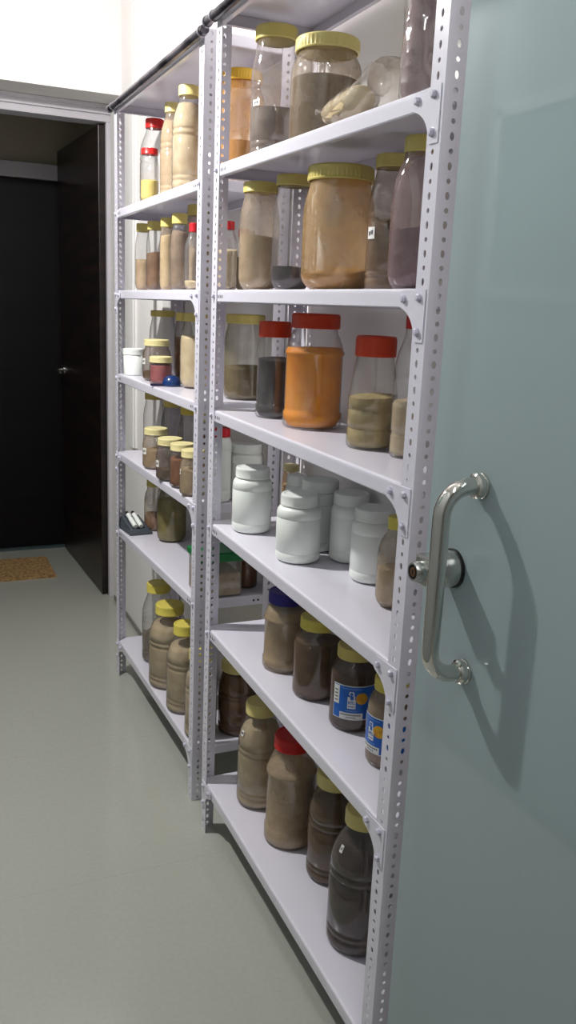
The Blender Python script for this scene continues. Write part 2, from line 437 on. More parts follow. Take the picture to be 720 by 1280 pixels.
def shared(key, fn, name, mat):
    if key not in PM:
        o = link(name, fn(), mat); PM[key] = o.data; COL.objects.unlink(o); bpy.data.objects.remove(o)
    o = bpy.data.objects.new(name, PM[key]); COL.objects.link(o); return o
def rack(label, y0, rx, rz, heights, tilts, gus_near, gus_far, label_top):
    t = thing('shelving_rack', label, 'shelving rack', (rx, y0, 0), rz)
    for (px, py, sx, sy) in ((0, 0, 1, 1), (0, W, 1, -1), (D, 0, -1, 1), (D, W, -1, -1)):
        o = shared(('post', sx, sy), lambda: post_mesh(sx, sy), 'post', rack_white); o.parent = t; o.location = (px, py, 0)
    for i, (z, tl) in enumerate(zip(heights, tilts), 1):
        o = shared('shelf', shelf_mesh, 'shelf', [rack_white, painted_slot_shade]); o.parent = t
        o.location = (0, 0, z + tl / 2); o.rotation_euler = (math.atan2(-tl, W), 0, 0)
        for end, gs, py, sy in (('near', gus_near, 0, 1), ('far', gus_far, W, -1)):
            zz = z + (tl / 2 if end == 'near' else -tl / 2)
            if i in gs:
                g = shared(('gusset', sy), lambda: gusset_mesh(sy), 'gusset_plate', rack_white); g.parent = t; g.location = (0, py, zz)
                for (by, bz) in ((.020, -.013), (.060, -.0150), (.019, -.060)):
                    b = shared('bolt', bolt_mesh, 'bolt', bolt_metal); b.parent = g; b.location = (-.0016, by * sy, bz); b.rotation_euler = (R.uniform(0, 1), 0, 0)
            elif i > 1:
                b = shared('bolt', bolt_mesh, 'bolt', bolt_metal); b.parent = t; b.location = (0, py + .0177 * sy, zz - .0135)
    return t
AH = [1.975, 1.6619, 1.3966, 1.1197, 0.8417, 0.5674, 0.1406]; AT = [0, -.0067, .0034, -.0024, -.0091, -.0115, -.0115]
BH = [1.975, 1.6523, 1.3939, 1.1170, 0.8504, 0.5790, 0.1492]; BT = [0, .006, .0038, .0033, .0123, .0268, .0202]
YB0 = 1.0369; RXB = 0.0124
rack('white slotted-angle steel rack next to the glass door, the nearer of two', 0.0, 0.0, 0.0, AH, AT, (2, 3, 4, 5, 6, 7), (7,), '')
rack('white slotted-angle steel rack next to the dark doorway, the farther of two', YB0, RXB, math.atan2(0.003, W), BH, BT, (3, 5, 7), (3, 5, 7), '')

def metal_pipe(y0, y1, x, label):
    bm = bmesh.new()
    pts = [(x, y0 + (y1 - y0) * k / 12, 1.958) for k in range(13)]
    tube(bm, pts, .0104, 18)
    t = tag(link('metal_pipe', bm, zinc, smooth=0.9), label, 'pipe')
    for yy in (y1 - .006, y1 - .05, y0 + .02):
        bm = bmesh.new(); lathe(bm, [(.0104, -.004), (.0122, -.004), (.0122, .004), (.0104, .004)], 20, M=Matrix.Translation((x, yy, 1.958)) @ Matrix.Rotation(PI / 2, 4, 'X'))
        link('collar', bm, pbr('dull_steel', rgb(150, 148, 156), rough=.35, metal=.7), t, smooth=0.7)
metal_pipe(-.02, .945, -.0140, 'worn grey metal pipe along the top front edge of the nearer rack')
metal_pipe(.99, 1.962, RXB - .0150, 'worn grey metal pipe along the top front edge of the farther rack')

# ------------------------------------------------------------------ containers
def shelf_z(un, i, y):
    H, T, y0 = (AH, AT, 0.0) if un == 'a' else (BH, BT, YB0)
    return H[i - 1] + T[i - 1] * (0.5 - (y - y0) / W)
def slope(un, i): return abs((AT if un == 'a' else BT)[i - 1]) / W

# (height fraction, 'b' factor of full radius | 's' share between neck 0 and full 1)
STY = {
 'plain':  [(0, 'b', .84), (.012, 'b', .93), (.035, 'b', .985), (.07, 'b', 1), (.74, 's', 1), (.80, 's', .93), (.86, 's', .70), (.91, 's', .35), (.95, 's', .08), (1, 's', 0)],
 'round':  [(0, 'b', .62), (.012, 'b', .74), (.04, 'b', .86), (.08, 'b', .95), (.13, 'b', 1), (.64, 's', 1), (.73, 's', .94), (.81, 's', .74), (.88, 's', .42), (.94, 's', .1), (1, 's', 0)],
 'mason':  [(0, 'b', .74), (.015, 'b', .84), (.05, 'b', .95), (.10, 'b', 1), (.62, 's', 1), (.72, 's', .93), (.80, 's', .72), (.87, 's', .38), (.92, 's', .08), (1, 's', 0)],
 'ringed': [(0, 'b', .86), (.012, 'b', .95), (.035, 'b', .99), (.07, 'b', 1), (.095, 'b', 1), (.105, 'b', .965), (.118, 'b', .965), (.128, 'b', 1), (.15, 'b', 1), (.16, 'b', .97), (.172, 'b', .97), (.182, 'b', 1),
            (.56, 's', 1), (.57, 'g', .96), (.585, 'g', .96), (.595, 's', 1), (.625, 's', 1), (.635, 'g', .96), (.65, 'g', .96), (.66, 's', 1), (.72, 's', .94), (.79, 's', .76), (.86, 's', .46), (.92, 's', .16), (.96, 's', .02), (1, 's', 0)],
 'taper':  [(0, 'b', .90), (.015, 'b', .97), (.04, 'b', 1), (.20, 'b', 1), (.21, 'b', .965), (.235, 'b', .965), (.245, 'b', 1), (.40, 's', 1), (.41, 'g', .965), (.435, 'g', .965), (.445, 's', 1), (.56, 's', .97), (.70, 's', .68), (.84, 's', .36), (.95, 's', .08), (1, 's', 0)],
 'bottle': [(0, 'b', .86), (.015, 'b', .95), (.04, 'b', 1), (.17, 'b', 1), (.18, 'b', .94), (.20, 'b', .94), (.21, 'b', 1), (.42, 's', 1), (.43, 'g', .94), (.45, 'g', .94), (.46, 's', 1), (.60, 's', 1), (.61, 'g', .95), (.63, 'g', .95), (.64, 's', 1), (.70, 's', .96), (.80, 's', .70), (.88, 's', .32), (.94, 's', .05), (1, 's', 0)],
 'stepped':[(0, 'b', .88), (.012, 'b', .96), (.03, 'b', 1), (.155, 'b', 1), (.165, 'b', .955), (.72, 'g', .955), (.74, 's', 1), (.76, 's', 1), (.775, 's', .86), (.84, 's', .66), (.90, 's', .36), (.95, 's', .06), (1, 's', 0)],
 'pharma': [(0, 'b', .84), (.02, 'b', .94), (.05, 'b', .985), (.08, 'b', 1), (.165, 'b', 1), (.172, 'b', .985), (.178, 'b', .985), (.185, 'b', 1), (.77, 's', 1), (.776, 'g', .988), (.782, 's', 1), (.86, 's', .98), (.91, 's', .84), (.945, 's', .55), (.965, 's', .2), (1, 's', 0)],
 'tub':    [(0, 'b', .90), (.03, 'b', .95), (.06, 'b', .96), (1, 's', 1)],
}
def profile(style, r, nr, hb):
    out = []
    for zf, k, v in STY[style]:
        rr = r * v if k in 'bg' else nr + (r - nr) * v
        out.append((rr, zf * hb))
    return out
def rad_at(prof, z):
    for (r0, z0), (r1, z1) in zip(prof, prof[1:]):
        if z0 <= z <= z1: return r0 + (r1 - r0) * (z - z0) / max(z1 - z0, 1e-9)
    return prof[-1][0]

LIDC = {
 'olive': rgb(214, 197, 114), 'yellow': rgb(222, 206, 96), 'cream': rgb(226, 214, 158), 'pale': rgb(222, 207, 134), 'red': rgb(196, 34, 32), 'orange': rgb(206, 62, 26), 'crimson': rgb(196, 30, 40),
 'navy': rgb(48, 40, 128), 'white': rgb(226, 230, 226), 'amber': rgb(214, 170, 50),
}
CON = {  # contents: base colour, second colour
 'beige': ((208, 190, 160), (190, 168, 140)), 'sand': ((190, 164, 132), (168, 142, 110)), 'cream': ((226, 208, 170), (208, 186, 146)),
 'grey': ((128, 116, 104), (104, 92, 82)), 'darkgrey': ((62, 58, 60), (40, 38, 42)), 'brown': ((134, 100, 72), (104, 76, 54)), 'darkbrown': ((80, 62, 54), (54, 40, 36)),
 'orange': ((242, 158, 40), (232, 138, 26)), 'tan': ((206, 162, 104), (188, 140, 82)), 'olive': ((178, 160, 112), (156, 138, 92)), 'khaki': ((196, 178, 146), (176, 156, 124)),
 'pink': ((170, 92, 92), (146, 72, 74)), 'rust': ((150, 100, 66), (120, 76, 48)), 'green': ((150, 136, 72), (124, 112, 54)), 'lemon': ((222, 204, 120), (204, 184, 98)),
 'mauve': ((150, 126, 128), (126, 102, 106)), 'umber': ((122, 102, 80), (96, 78, 60)), 'taupe': ((150, 128, 106), (126, 106, 86)),
}
def con_mat(k):
    a, b = CON[k]
    return pbr('powder_' + k, rgb(*a), rough=0.95, spec=0.1, col2=rgb(*b), scale=26, bump=0.35, bscale=420)
def lid_mat(k): return pbr('lid_' + k, LIDC[k], rough=0.35, spec=0.4)
SHELL = {
 'clear': dict(haze=.09, hazecol=(.78, .75, .72, 1)),
 'dusty': dict(haze=.40, hazecol=rgb(206, 186, 160)),
 'hazed': dict(haze=.2, hazecol=rgb(206, 192, 186)),
 'grey':  dict(haze=.28, hazecol=rgb(160, 150, 148)),
 'tan':   dict(haze=.56, hazecol=rgb(218, 182, 128)),
 'mauve': dict(haze=.40, hazecol=rgb(176, 150, 150)),
 'brown': dict(haze=.30, hazecol=rgb(150, 120, 96)),
 'amber': dict(haze=.42, hazecol=rgb(216, 166, 100)),
 'sage':  dict(haze=.30, hazecol=rgb(176, 168, 128)),
}
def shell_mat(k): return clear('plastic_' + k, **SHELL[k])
white_plastic = pbr('white_plastic', rgb(238, 242, 236), rough=0.36, spec=0.45)
paper = pbr('paper_sticker', rgb(232, 230, 224), rough=0.6)
ink = pbr('dark_ink', rgb(50, 48, 58), rough=0.6)
lab_blue = pbr('blue_label', rgb(24, 100, 190), rough=0.35, col2=rgb(16, 78, 168), scale=12)
lab_white = pbr('white_label', rgb(226, 228, 224), rough=0.4)
lab_gold = pbr('gold_seal', rgb(222, 170, 40), rough=0.4, col2=rgb(190, 130, 30), scale=70)

def lid_mesh(lr, h0, lh, ribs=46):
    bm = bmesh.new(); seg = ribs * 2
    prof = [(lr * .94, h0), (lr * .985, h0), (lr, h0 + lh * .06), (lr, h0 + lh * .12), (lr * .985, h0 + lh * .16), (lr * .985, h0 + lh * .80), (lr * .985, h0 + lh * .88), (lr * .955, h0 + lh * .97), (lr * .90, h0 + lh), (lr * .84, h0 + lh * .985), (lr * .80, h0 + lh * .93), (0, h0 + lh * .93)]
    mod = lambda k, a: (1.012 if int(round(a / (2 * PI) * seg)) % 2 else .988) if k in (4, 5) else 1
    lathe(bm, prof, seg, mod)
    return bm
def con_mesh(prof, fill, mound, seed):
    rr = random.Random(seed); bm = bmesh.new(); seg = 36
    pts = [(0, .004), (max(prof[0][0] - .004, .004), .004)]
    z = .008
    zs = sorted(set([p[1] for p in prof if .007 < p[1] < fill] + [fill * k / 8 for k in range(1, 8) if fill * k / 8 > .007]))
    for z in zs: pts.append((rad_at(prof, z) - .0018, z))
    pts.append((rad_at(prof, fill) - .0018, fill))
    ph = rr.uniform(0, 6.28)
    side = len(pts)
    rt = pts[-1][0]
    for q in (.85, .6, .3): pts.append((rt * q, fill))
    pts.append((0, fill))
    v = lathe(bm, pts, seg)
    for a in v:
        if a.co.z >= fill - 1e-6:
            r_ = math.hypot(a.co.x, a.co.y); an = math.atan2(a.co.y, a.co.x)
            a.co.z += mound * (.55 * math.cos(an + ph) * r_ / rt + .45 * (1 - r_ / rt)) + mound * .25 * rr.uniform(-1, 1) * (1 if r_ < rt * .95 else .2)
    return bm
def arc(bm, rad_fn, a0, a1, z0, z1, off, mi=0, n=None):
    """curved patch on a round wall from azimuth a0 to a1 (degrees)"""
    n = n or max(2, int(abs(a1 - a0) / 4)); m = 2 if z1 - z0 > .02 else 1
    g = [[None] * (m + 1) for _ in range(n + 1)]
    for i in range(n + 1):
        a = math.radians(a0 + (a1 - a0) * i / n)
        for k in range(m + 1):
            z = z0 + (z1 - z0) * k / m; r = rad_fn(z) + off
            g[i][k] = bm.verts.new((r * math.cos(a), r * math.sin(a), z))
    for i in range(n):
        for k in range(m):
            f = bm.faces.new((g[i][k], g[i + 1][k], g[i + 1][k + 1], g[i][k + 1])); f.material_index = mi
def disc_on(bm, rad_fn, ac, zc, rd, off, mi):
    def P(q, t):
        z = zc + q * math.sin(t); r = rad_fn(z) + off; an = math.radians(ac) + q * math.cos(t) / r
        return bm.verts.new((r * math.cos(an), r * math.sin(an), z))
    n = 24; rings = [[P(rd * k / 4, 2 * PI * i / n) for i in range(n)] for k in (1, 2, 3, 4)]; c = P(0, 0)
    for i in range(n):
        j = (i + 1) % n; bm.faces.new((c, rings[0][i], rings[0][j])).material_index = mi
        for A, B in zip(rings, rings[1:]): bm.faces.new((A[i], B[i], B[j], A[j])).material_index = mi
CAMX, CAMY = -0.6625, -1.0316

def jar(un, sh, x, y, r, h, lr, lid, con, fill, style, shell, label, group=None, lh=.024, sticker=None, mound=.006, name='storage_jar', cat='jar', ribs=46, blue=False, hr=None):
    z = shelf_z(un, sh, y) + slope(un, sh) * r + .0003
    t = thing(name, label, cat, (x, y, z), 0, group)
    hb = h - lh * .92
    nr = lr * .90
    prof = profile(style, r, nr, hb)
    opaque = shell == 'white'
    bm = bmesh.new(); lathe(bm, [(0, 0.001 if not opaque else .0005), (prof[0][0] * .7, .0006)] + [(max(a, .002), b + .0004) for a, b in prof] + ([(0, hb)] if opaque else []), 48)
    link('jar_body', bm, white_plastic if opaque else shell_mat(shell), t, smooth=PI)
    if lid: link('lid', lid_mesh(lr, h - lh, lh, ribs), white_plastic if lid == 'white' and opaque else lid_mat(lid), t, smooth=0.6)
    if con: link('contents', con_mesh(prof, fill * hb, mound, int(x * 9999 + y * 777)), con_mat(con), t, smooth=1.2)
    az = math.degrees(math.atan2(CAMY - y, CAMX - x)); fn = lambda q: rad_at(prof, q)
    if sticker:
        da, zf, wd, ht = sticker; aw = math.degrees(wd / r)
        bm = bmesh.new(); zc = zf * hb
        arc(bm, fn, az + da - aw / 2, az + da + aw / 2, zc - ht / 2, zc + ht / 2, .0009)
        for k, (fa, fb) in enumerate(((.2, .35), (.42, .5), (.6, .78))): arc(bm, fn, az + da - aw / 2 + aw * fa, az + da - aw / 2 + aw * fb, zc - ht * (.22 - .05 * k), zc + ht * (.12 + .05 * k), .0013, 1)
        s = link('sticker', bm, [paper, ink], t); s['label'] = 'small white paper sticker'
    if blue:
        bm = bmesh.new(); c = az - 4 + blue
        z0, z1 = .19 * hb, .68 * hb; hh = z1 - z0
        arc(bm, fn, c - 48, c + 92, z0, z1, .0008, 1)                        # white border
        arc(bm, fn, c - 46.5, c + 90.5, z0 + .0018, z1 - .0018, .0012, 0)    # blue ground
        arc(bm, fn, c - 46, c - 30, z0 + hh * .42, z1 - .003, .0015, 1)      # pale side panel
        for k in range(4): arc(bm, fn, c - 43, c - 34, z0 + hh * (.5 + .1 * k), z0 + hh * (.53 + .1 * k), .0018, 3, 2)
        arc(bm, fn, c - 27, c + 28, z0 + .0022, z0 + hh * .21, .0015, 1)     # white band with two lines of print
        for k in range(12): arc(bm, fn, c - 24 + 4 * k, c - 21.4 + 4 * k, z0 + hh * .13, z0 + hh * .17, .0018, 3, 1)
        for k in range(6): arc(bm, fn, c - 11 + 4 * k, c - 8.4 + 4 * k, z0 + hh * .06, z0 + hh * .09, .0018, 3, 1)
        # white mark: block with blue letters, two hooks above it
        arc(bm, fn, c - 9, c + 10, z0 + hh * .34, z0 + hh * .60, .0015, 1)
        arc(bm, fn, c - 9, c - 3, z0 + hh * .60, z0 + hh * .68, .0015, 1)
        arc(bm, fn, c + 5, c + 8, z0 + hh * .60, z0 + hh * .72, .0015, 1)
        for (a0, a1, b0, b1) in ((-7, -5.6, .47, .57), (-5.6, -3.6, .50, .53), (-3.6, -2.4, .47, .57), (-1, .2, .47, .57), (.2, 2, .54, .57), (2, 3.2, .47, .57), (5, 6.2, .47, .57), (6.2, 8.4, .47, .49), (-7, 8, .39, .415)):
            arc(bm, fn, c + a0, c + a1, z0 + hh * b0, z0 + hh * b1, .0018, 0, 2)
        for (a0, a1, b0, b1) in ((-6, -4, .74, .82), (-4, -1, .80, .84), (-4, -2, .72, .75), (1, 4, .80, .84), (4, 6, .73, .82), (2, 4, .72, .75)):
            arc(bm, fn, c + a0, c + a1, z0 + hh * b0, z0 + hh * b1, .0015, 1, 2)
        for k in range(9): arc(bm, fn, c - 12 + 3 * k, c - 10 + 3 * k, z0 + hh * .26, z0 + hh * .28, .0015, 4, 1)
        for k in range(14): arc(bm, fn, c - 22 + 3.4 * k, c - 20 + 3.4 * k, z0 + hh * .90, z0 + hh * .925, .0015, 4, 1)
        disc_on(bm, fn, c + 24, z0 + hh * .64, hh * .17, .0015, 2)
        for k in range(3): arc(bm, fn, c + 36 + 5 * k, c + 39 + 5 * k, z0 + hh * .05, z0 + hh * .2, .0015, 4, 1)
        s = link('paper_label', bm, [lab_blue, lab_white, lab_gold, ink, pbr('pale_blue_print', rgb(120, 160, 210), rough=.4)], t)
        s['label'] = 'blue and white printed label with a round gold seal'
    return t

# ---- nearer rack, second board
g = 'jars on the second board from the top, nearer rack'
jar('a', 2, .100, .818, .051, .268, .045, 'olive', 'grey', .45, 'ringed', 'hazed', 'tall ringed jar half full of grey powder, behind the wide-mouthed jar of brown powder', g, lh=.027, sticker=(-48, .47, .02, .012), name='ringed_jar')
jar('a', 2, .090, .544, .066, .182, .060, 'pale', 'umber', .68, 'plain', 'dusty', 'wide-mouthed jar of dark brown powder under a pale yellow lid, behind the plastic packet', g, lh=.024)
jar('b', 2, .140, 1.130, .060, .262, .052, 'amber', 'tan', .40, 'plain', 'amber', 'orange-tinted jar with amber lid on the second board, seen past the posts between the racks', None, lh=.026)
jar('a', 3, .070, .804, .044, .226, .038, 'olive', 'beige', .55, 'round', 'dusty', 'clear round-shouldered jar of pale beige powder at the far end of its row, nearer rack', 'yellow-lidded jars, third board of the nearer rack', lh=.022)
jar('a', 3, .098, .692, .041, .231, .036, 'olive', 'darkgrey', .22, 'round', 'grey', 'grey-tinted round jar with a little dark powder, just behind the big orange-tan jar', 'yellow-lidded jars, third board of the nearer rack', lh=.022)
jar('a', 3, .100, .482, .067, .222, .062, 'olive', 'tan', .17, 'round', 'tan', 'big orange-tan jar with a wide olive-yellow lid, the largest of its row', 'yellow-lidded jars, third board of the nearer rack', lh=.027, mound=.02)
jar('a', 3, .130, .345, .038, .228, .030, 'olive', 'taupe', .50, 'ringed', 'brown', 'jar with a small white sticker stuffed with plastic, beside the big orange-tan jar', 'yellow-lidded jars, third board of the nearer rack', lh=.022, sticker=(-52, .47, .018, .02), mound=.03)
jar('a', 3, .078, .172, .040, .226, .026, 'olive', 'mauve', .45, 'round', 'mauve', 'tall narrow-necked jar of mauve-brown powder closest to the glass door, third board', 'yellow-lidded jars, third board of the nearer rack', lh=.024)
# ---- nearer rack, fourth board
jar('b', 4, .172, 1.137, .054, .221, .052, 'olive', 'umber', .42, 'plain', 'sage', 'wide yellow-lidded jar half full of brown powder, behind the black-filled jar', None, lh=.024)
jar('a', 4, .096, .756, .039, .211, .036, 'orange', 'darkgrey', .72, 'stepped', 'clear', 'orange-red-lidded jar filled with black powder, behind the bright orange jar', 'red-lidded jars, fourth board', lh=.034)
jar('a', 4, .119, .598, .062, .233, .050, 'orange', 'orange', .80, 'stepped', 'clear', 'large jar full of bright orange powder under a red screw lid', 'red-lidded jars, fourth board', lh=.030, mound=.004)
jar('a', 4, .117, .340, .045, .201, .037, 'orange', 'olive', .56, 'taper', 'clear', 'tapering ribbed jar two-thirds full of olive powder under an orange-red lid', 'red-lidded jars, fourth board', lh=.036)
jar('a', 4, .129, .238, .028, .240, .0135, 'red', 'khaki', .45, 'bottle', 'clear', 'slim clear bottle with small red cap and khaki powder, beside the tapering olive jar', None, lh=.022, name='plastic_bottle', cat='bottle', ribs=26)
# ---- nearer rack, fifth board: white jars
gw = 'white plastic jars on the fifth board of the nearer rack'
def wj(x, y, r, h, lr, label, un='a', group=gw):
    jar(un, 5, x, y, r, h, lr, 'white', None, 0, 'pharma', 'white', label, group, lh=.024, name='white_jar', cat='jar', ribs=40)
wj(.073, .804, .0465, .152, .040, 'white plastic jar standing foremost at the far end of the row of white jars')
wj(.084, .562, .0475, .143, .040, 'white plastic jar at the front edge in the middle of the white jars')
wj(.163, .627, .044, .156, .041, 'taller white jar directly behind the middle front white jar')
wj(.190, .531, .042, .147, .038, 'white jar at the back with a small red speck, between two other white jars', )
wj(.172, .399, .044, .147, .040, 'white plastic jar nearest the yellow-capped bottle')
wj(.185, .800, .027, .130, .024, 'small white jar at the back, mostly hidden by the white jars in front')
wj(.165, 1.085, .047, .150, .044, 'white jar seen behind the foremost far white jar, standing on the farther rack', 'b', None)
jar('b', 5, .085, 1.070, .030, .194, .026, 'crimson', None, 0, 'pharma', 'white', 'white bottle with a dark red lid seen just past the posts between the racks', None, lh=.022, name='white_bottle', cat='bottle')
jar('a', 5, .202, .872, .022, .140, .019, 'cream', 'cream', .7, 'plain', 'amber', 'small peach-tinted jar at the very back behind the white jars', None, lh=.016)
jar('a', 5, .135, .253, .032, .168, .0175, 'yellow', 'khaki', .5, 'round', 'dusty', 'clear bottle with a small yellow cap, next to the post by the glass door', None, lh=.022, name='plastic_bottle', cat='bottle', ribs=26)
# ---- nearer rack, sixth board
g6 = 'jars on the sixth board of the nearer rack'
jar('a', 6, .094, .628, .050, .180, .041, 'navy', 'khaki', .90, 'stepped', 'dusty', 'jar of khaki powder under a dark blue lid', g6, lh=.026)
jar('a', 6, .105, .483, .051, .172, .040, 'yellow', 'umber', .80, 'plain', 'brown', 'squat brown jar with a bright yellow lid next to the blue-lidded jar', g6, lh=.024)
jar('a', 6, .116, .339, .047, .166, .037, 'olive', 'darkbrown', .80, 'plain', 'brown', 'brown jar with a blue printed label, fully in view in front of its labelled twin', g6, lh=.024, blue=.01)
jar('a', 6, .112, .190, .043, .166, .034, 'yellow', 'taupe', .86, 'plain', 'dusty', 'blue-labelled jar of taupe powder cut off by the post at the glass door', g6, lh=.024, blue=-46)
# ---- nearer rack, lowest board
g7 = 'big jars on the lowest board of the nearer rack'
jar('a', 7, .101, .767, .055, .272, .038, 'pale', 'khaki', .86, 'ringed', 'clear', 'ringed khaki-filled jar with tape scrap on its shoulder, behind the red-lidded jar, lowest board', g7, lh=.030, name='ringed_jar', sticker=(-62, .80, .014, .014))
jar('a', 7, .112, .599, .059, .268, .043, 'red', 'beige', .78, 'stepped', 'dusty', 'big jar of beige powder under a red lid on the lowest board', g7, lh=.032)
jar('a', 7, .149, .450, .056, .250, .042, 'pale', 'umber', .88, 'ringed', 'brown', 'big ringed jar of mid-brown powder between the red-lidded jar and the dark brown one', g7, lh=.030, name='ringed_jar')
jar('a', 7, .106, .249, .061, .292, .037, 'pale', 'darkbrown', .86, 'ringed', 'clear', 'very dark brown ringed jar with white shoulder sticker, nearest on the lowest board', g7, lh=.030, name='ringed_jar', sticker=(-50, .83, .010, .014))
jar('b', 7, .170, 1.112, .055, .215, .048, 'pale', 'brown', .93, 'ringed', 'brown', 'wide brown-filled jar seen through the gap past the posts at floor level', None, lh=.026, name='ringed_jar')
# ---- farther rack, second board
jar('b', 2, .110, 1.826, .046, .268, .029, 'red', 'lemon', .06, 'ringed', 'clear', 'tall nearly empty bottle with red lid, top filled board of the farther rack', 'jars on the second board of the farther rack', lh=.028, name='ringed_jar')
jar('b', 2, .050, 1.659, .028, .152, .025, 'red', 'lemon', .46, 'mason', 'clear', 'small red-lidded jar with pale yellow powder, in front of the tall red-lidded bottle', 'jars on the second board of the farther rack', lh=.018)
jar('b', 2, .098, 1.580, .037, .268, .024, 'pale', 'beige', .90, 'ringed', 'dusty', 'ringed bottle of beige powder between the red-lidded jars and the front ringed bottle', 'jars on the second board of the farther rack', lh=.026, name='ringed_jar')
jar('b', 2, .075, 1.352, .044, .266, .028, 'pale', 'khaki', .90, 'ringed', 'clear', 'large ringed bottle of khaki powder foremost on the second board of the farther rack', 'jars on the second board of the farther rack', lh=.026, name='ringed_jar')
# ---- farther rack, third board
g = 'yellow-lidded jars, third board of the farther rack'
jar('b', 3, .080, 1.854, .025, .212, .021, 'olive', 'sand', .52, 'round', 'clear', 'slim jar of peach-brown powder at the far end of the third board', g, lh=.026)
jar('b', 3, .080, 1.710, .026, .209, .022, 'olive', 'brown', .62, 'round', 'clear', 'slim jar of brown seeds, second from the far end of the third board', g, lh=.026)
jar('b', 3, .070, 1.535, .021, .206, .019, 'olive', 'cream', .86, 'round', 'dusty', 'slim jar full of cream powder, third from the far end', g, lh=.026)
jar('b', 3, .070, 1.406, .027, .208, .022, 'olive', 'taupe', .88, 'round', 'clear', 'jar of taupe powder with a slanted streak near its base, beside the slim cream jar', g, lh=.028)
jar('b', 3, .145, 1.473, .038, .242, .031, 'olive', 'khaki', .55, 'plain', 'dusty', 'taller olive-lidded jar at the back behind the taupe jar and red-capped bottle', g, lh=.030)
jar('b', 3, .052, 1.214, .026, .168, .014, 'crimson', 'cream', .14, 'round', 'clear', 'clear near-empty bottle with a red cap close to the racks\' meeting posts', None, lh=.022, name='plastic_bottle', cat='bottle', ribs=24)
jar('b', 3, .100, 1.092, .026, .168, .017, 'crimson', 'khaki', .66, 'round', 'clear', 'red-capped bottle of khaki powder seen between the posts and the pale beige jar', None, lh=.020, name='plastic_bottle', cat='bottle', ribs=24)
jar('b', 3, .150, 1.112, .022, .155, .013, 'crimson', 'khaki', .60, 'round', 'clear', 'slim red-capped bottle peeking out beside the pale beige jar', None, lh=.020, name='plastic_bottle', cat='bottle', ribs=24)
# ---- farther rack, fourth board
jar('b', 4, .053, 1.868, .034, .088, .036, 'white', None, 0, 'tub', 'white', 'small white tub with a white lid at the far end of the fourth board', None, lh=.020, name='white_tub', cat='tub')
jar('b', 4, .150, 1.856, .045, .216, .041, 'olive', 'cream', .03, 'mason', 'clear', 'tall empty clear jar with an olive lid behind the brown jar', None, lh=.020)
jar('b', 4, .079, 1.672, .045, .128, .040, 'cream', 'umber', .26, 'mason', 'brown', 'squat brown-tinted jar with a cream lid and a white sticker, behind the pink jar', None, lh=.020, sticker=(-62, .55, .016, .018))
jar('b', 4, .062, 1.562, .034, .082, .035, 'cream', 'pink', .88, 'plain', 'clear', 'little jar of pink powder under a cream lid', None, lh=.018)
jar('b', 4, .180, 1.715, .030, .213, .026, 'olive', 'rust', .70, 'round', 'brown', 'brown-filled jar half hidden behind the brown-tinted jar and the cream-filled jar', None, lh=.026)
jar('b', 4, .128, 1.423, .046, .216, .040, 'olive', 'cream', .76, 'round', 'clear', 'tall jar of cream powder behind the post, next to the blue scoop', None, lh=.024)
# ---- farther rack, fifth board
g = 'tall jars in the back row, fifth board of the farther rack'
jar('b', 5, .118, 1.846, .036, .212, .031, 'olive', 'cream', .03, 'mason', 'clear', 'tall empty jar at the far end of the back row, fifth board', g, lh=.022)
jar('b', 5, .135, 1.681, .037, .204, .030, 'olive', 'grey', .30, 'mason', 'grey', 'tall grey-tinted jar in the middle of the back row, fifth board', g, lh=.022)
jar('b', 5, .136, 1.499, .034, .200, .028, 'yellow', 'grey', .35, 'mason', 'grey', 'tall grey-tinted jar nearest the post in the back row, fifth board', g, lh=.022)
jar('b', 5, .150, 1.330, .034, .200, .030, 'yellow', 'rust', .75, 'mason', 'clear', 'jar of rust-brown powder under a yellow lid glimpsed beside the post, fifth board', None, lh=.022)
g = 'squat jars in the front row, fifth board of the farther rack'
jar('b', 5, .054, 1.583, .042, .127, .037, 'cream', 'sand', .55, 'mason', 'dusty', 'squat jar of sandy powder with square white sticker, first of four from the doorway', g, lh=.020, sticker=(-58, .52, .020, .020))
jar('b', 5, .042, 1.384, .041, .124, .037, 'cream', 'umber', .30, 'mason', 'grey', 'squat grey-brown jar with sticker, second of four squat jars from the doorway', g, lh=.020, sticker=(-62, .48, .016, .020))
jar('b', 5, .045, 1.272, .036, .125, .034, 'cream', 'rust', .80, 'mason', 'clear', 'squat jar of rust-brown powder, third of four squat jars from the dark doorway', g, lh=.020)
jar('b', 5, .041, 1.161, .036, .124, .032, 'cream', 'khaki', .66, 'mason', 'dusty', 'squat jar of khaki powder next to the racks\' meeting posts', g, lh=.020, sticker=(-66, .62, .006, .014))
# ---- farther rack, sixth board
jar('b', 6, .130, 1.872, .037, .180, .029, 'olive', 'rust', .35, 'mason', 'dusty', 'jar one-third full of orange-brown powder behind the grey holder', None, lh=.022)
jar('b', 6, .143, 1.704, .049, .200, .040, 'olive', 'green', .80, 'mason', 'sage', 'jar of yellow-green powder beside the orange-brown jar, sixth board', None, lh=.022)
jar('b', 6, .192, 1.125, .030, .150, .026, 'olive', 'rust', .90, 'plain', 'brown', 'brown-filled jar at the back beside the green-lidded box', None, lh=.022)
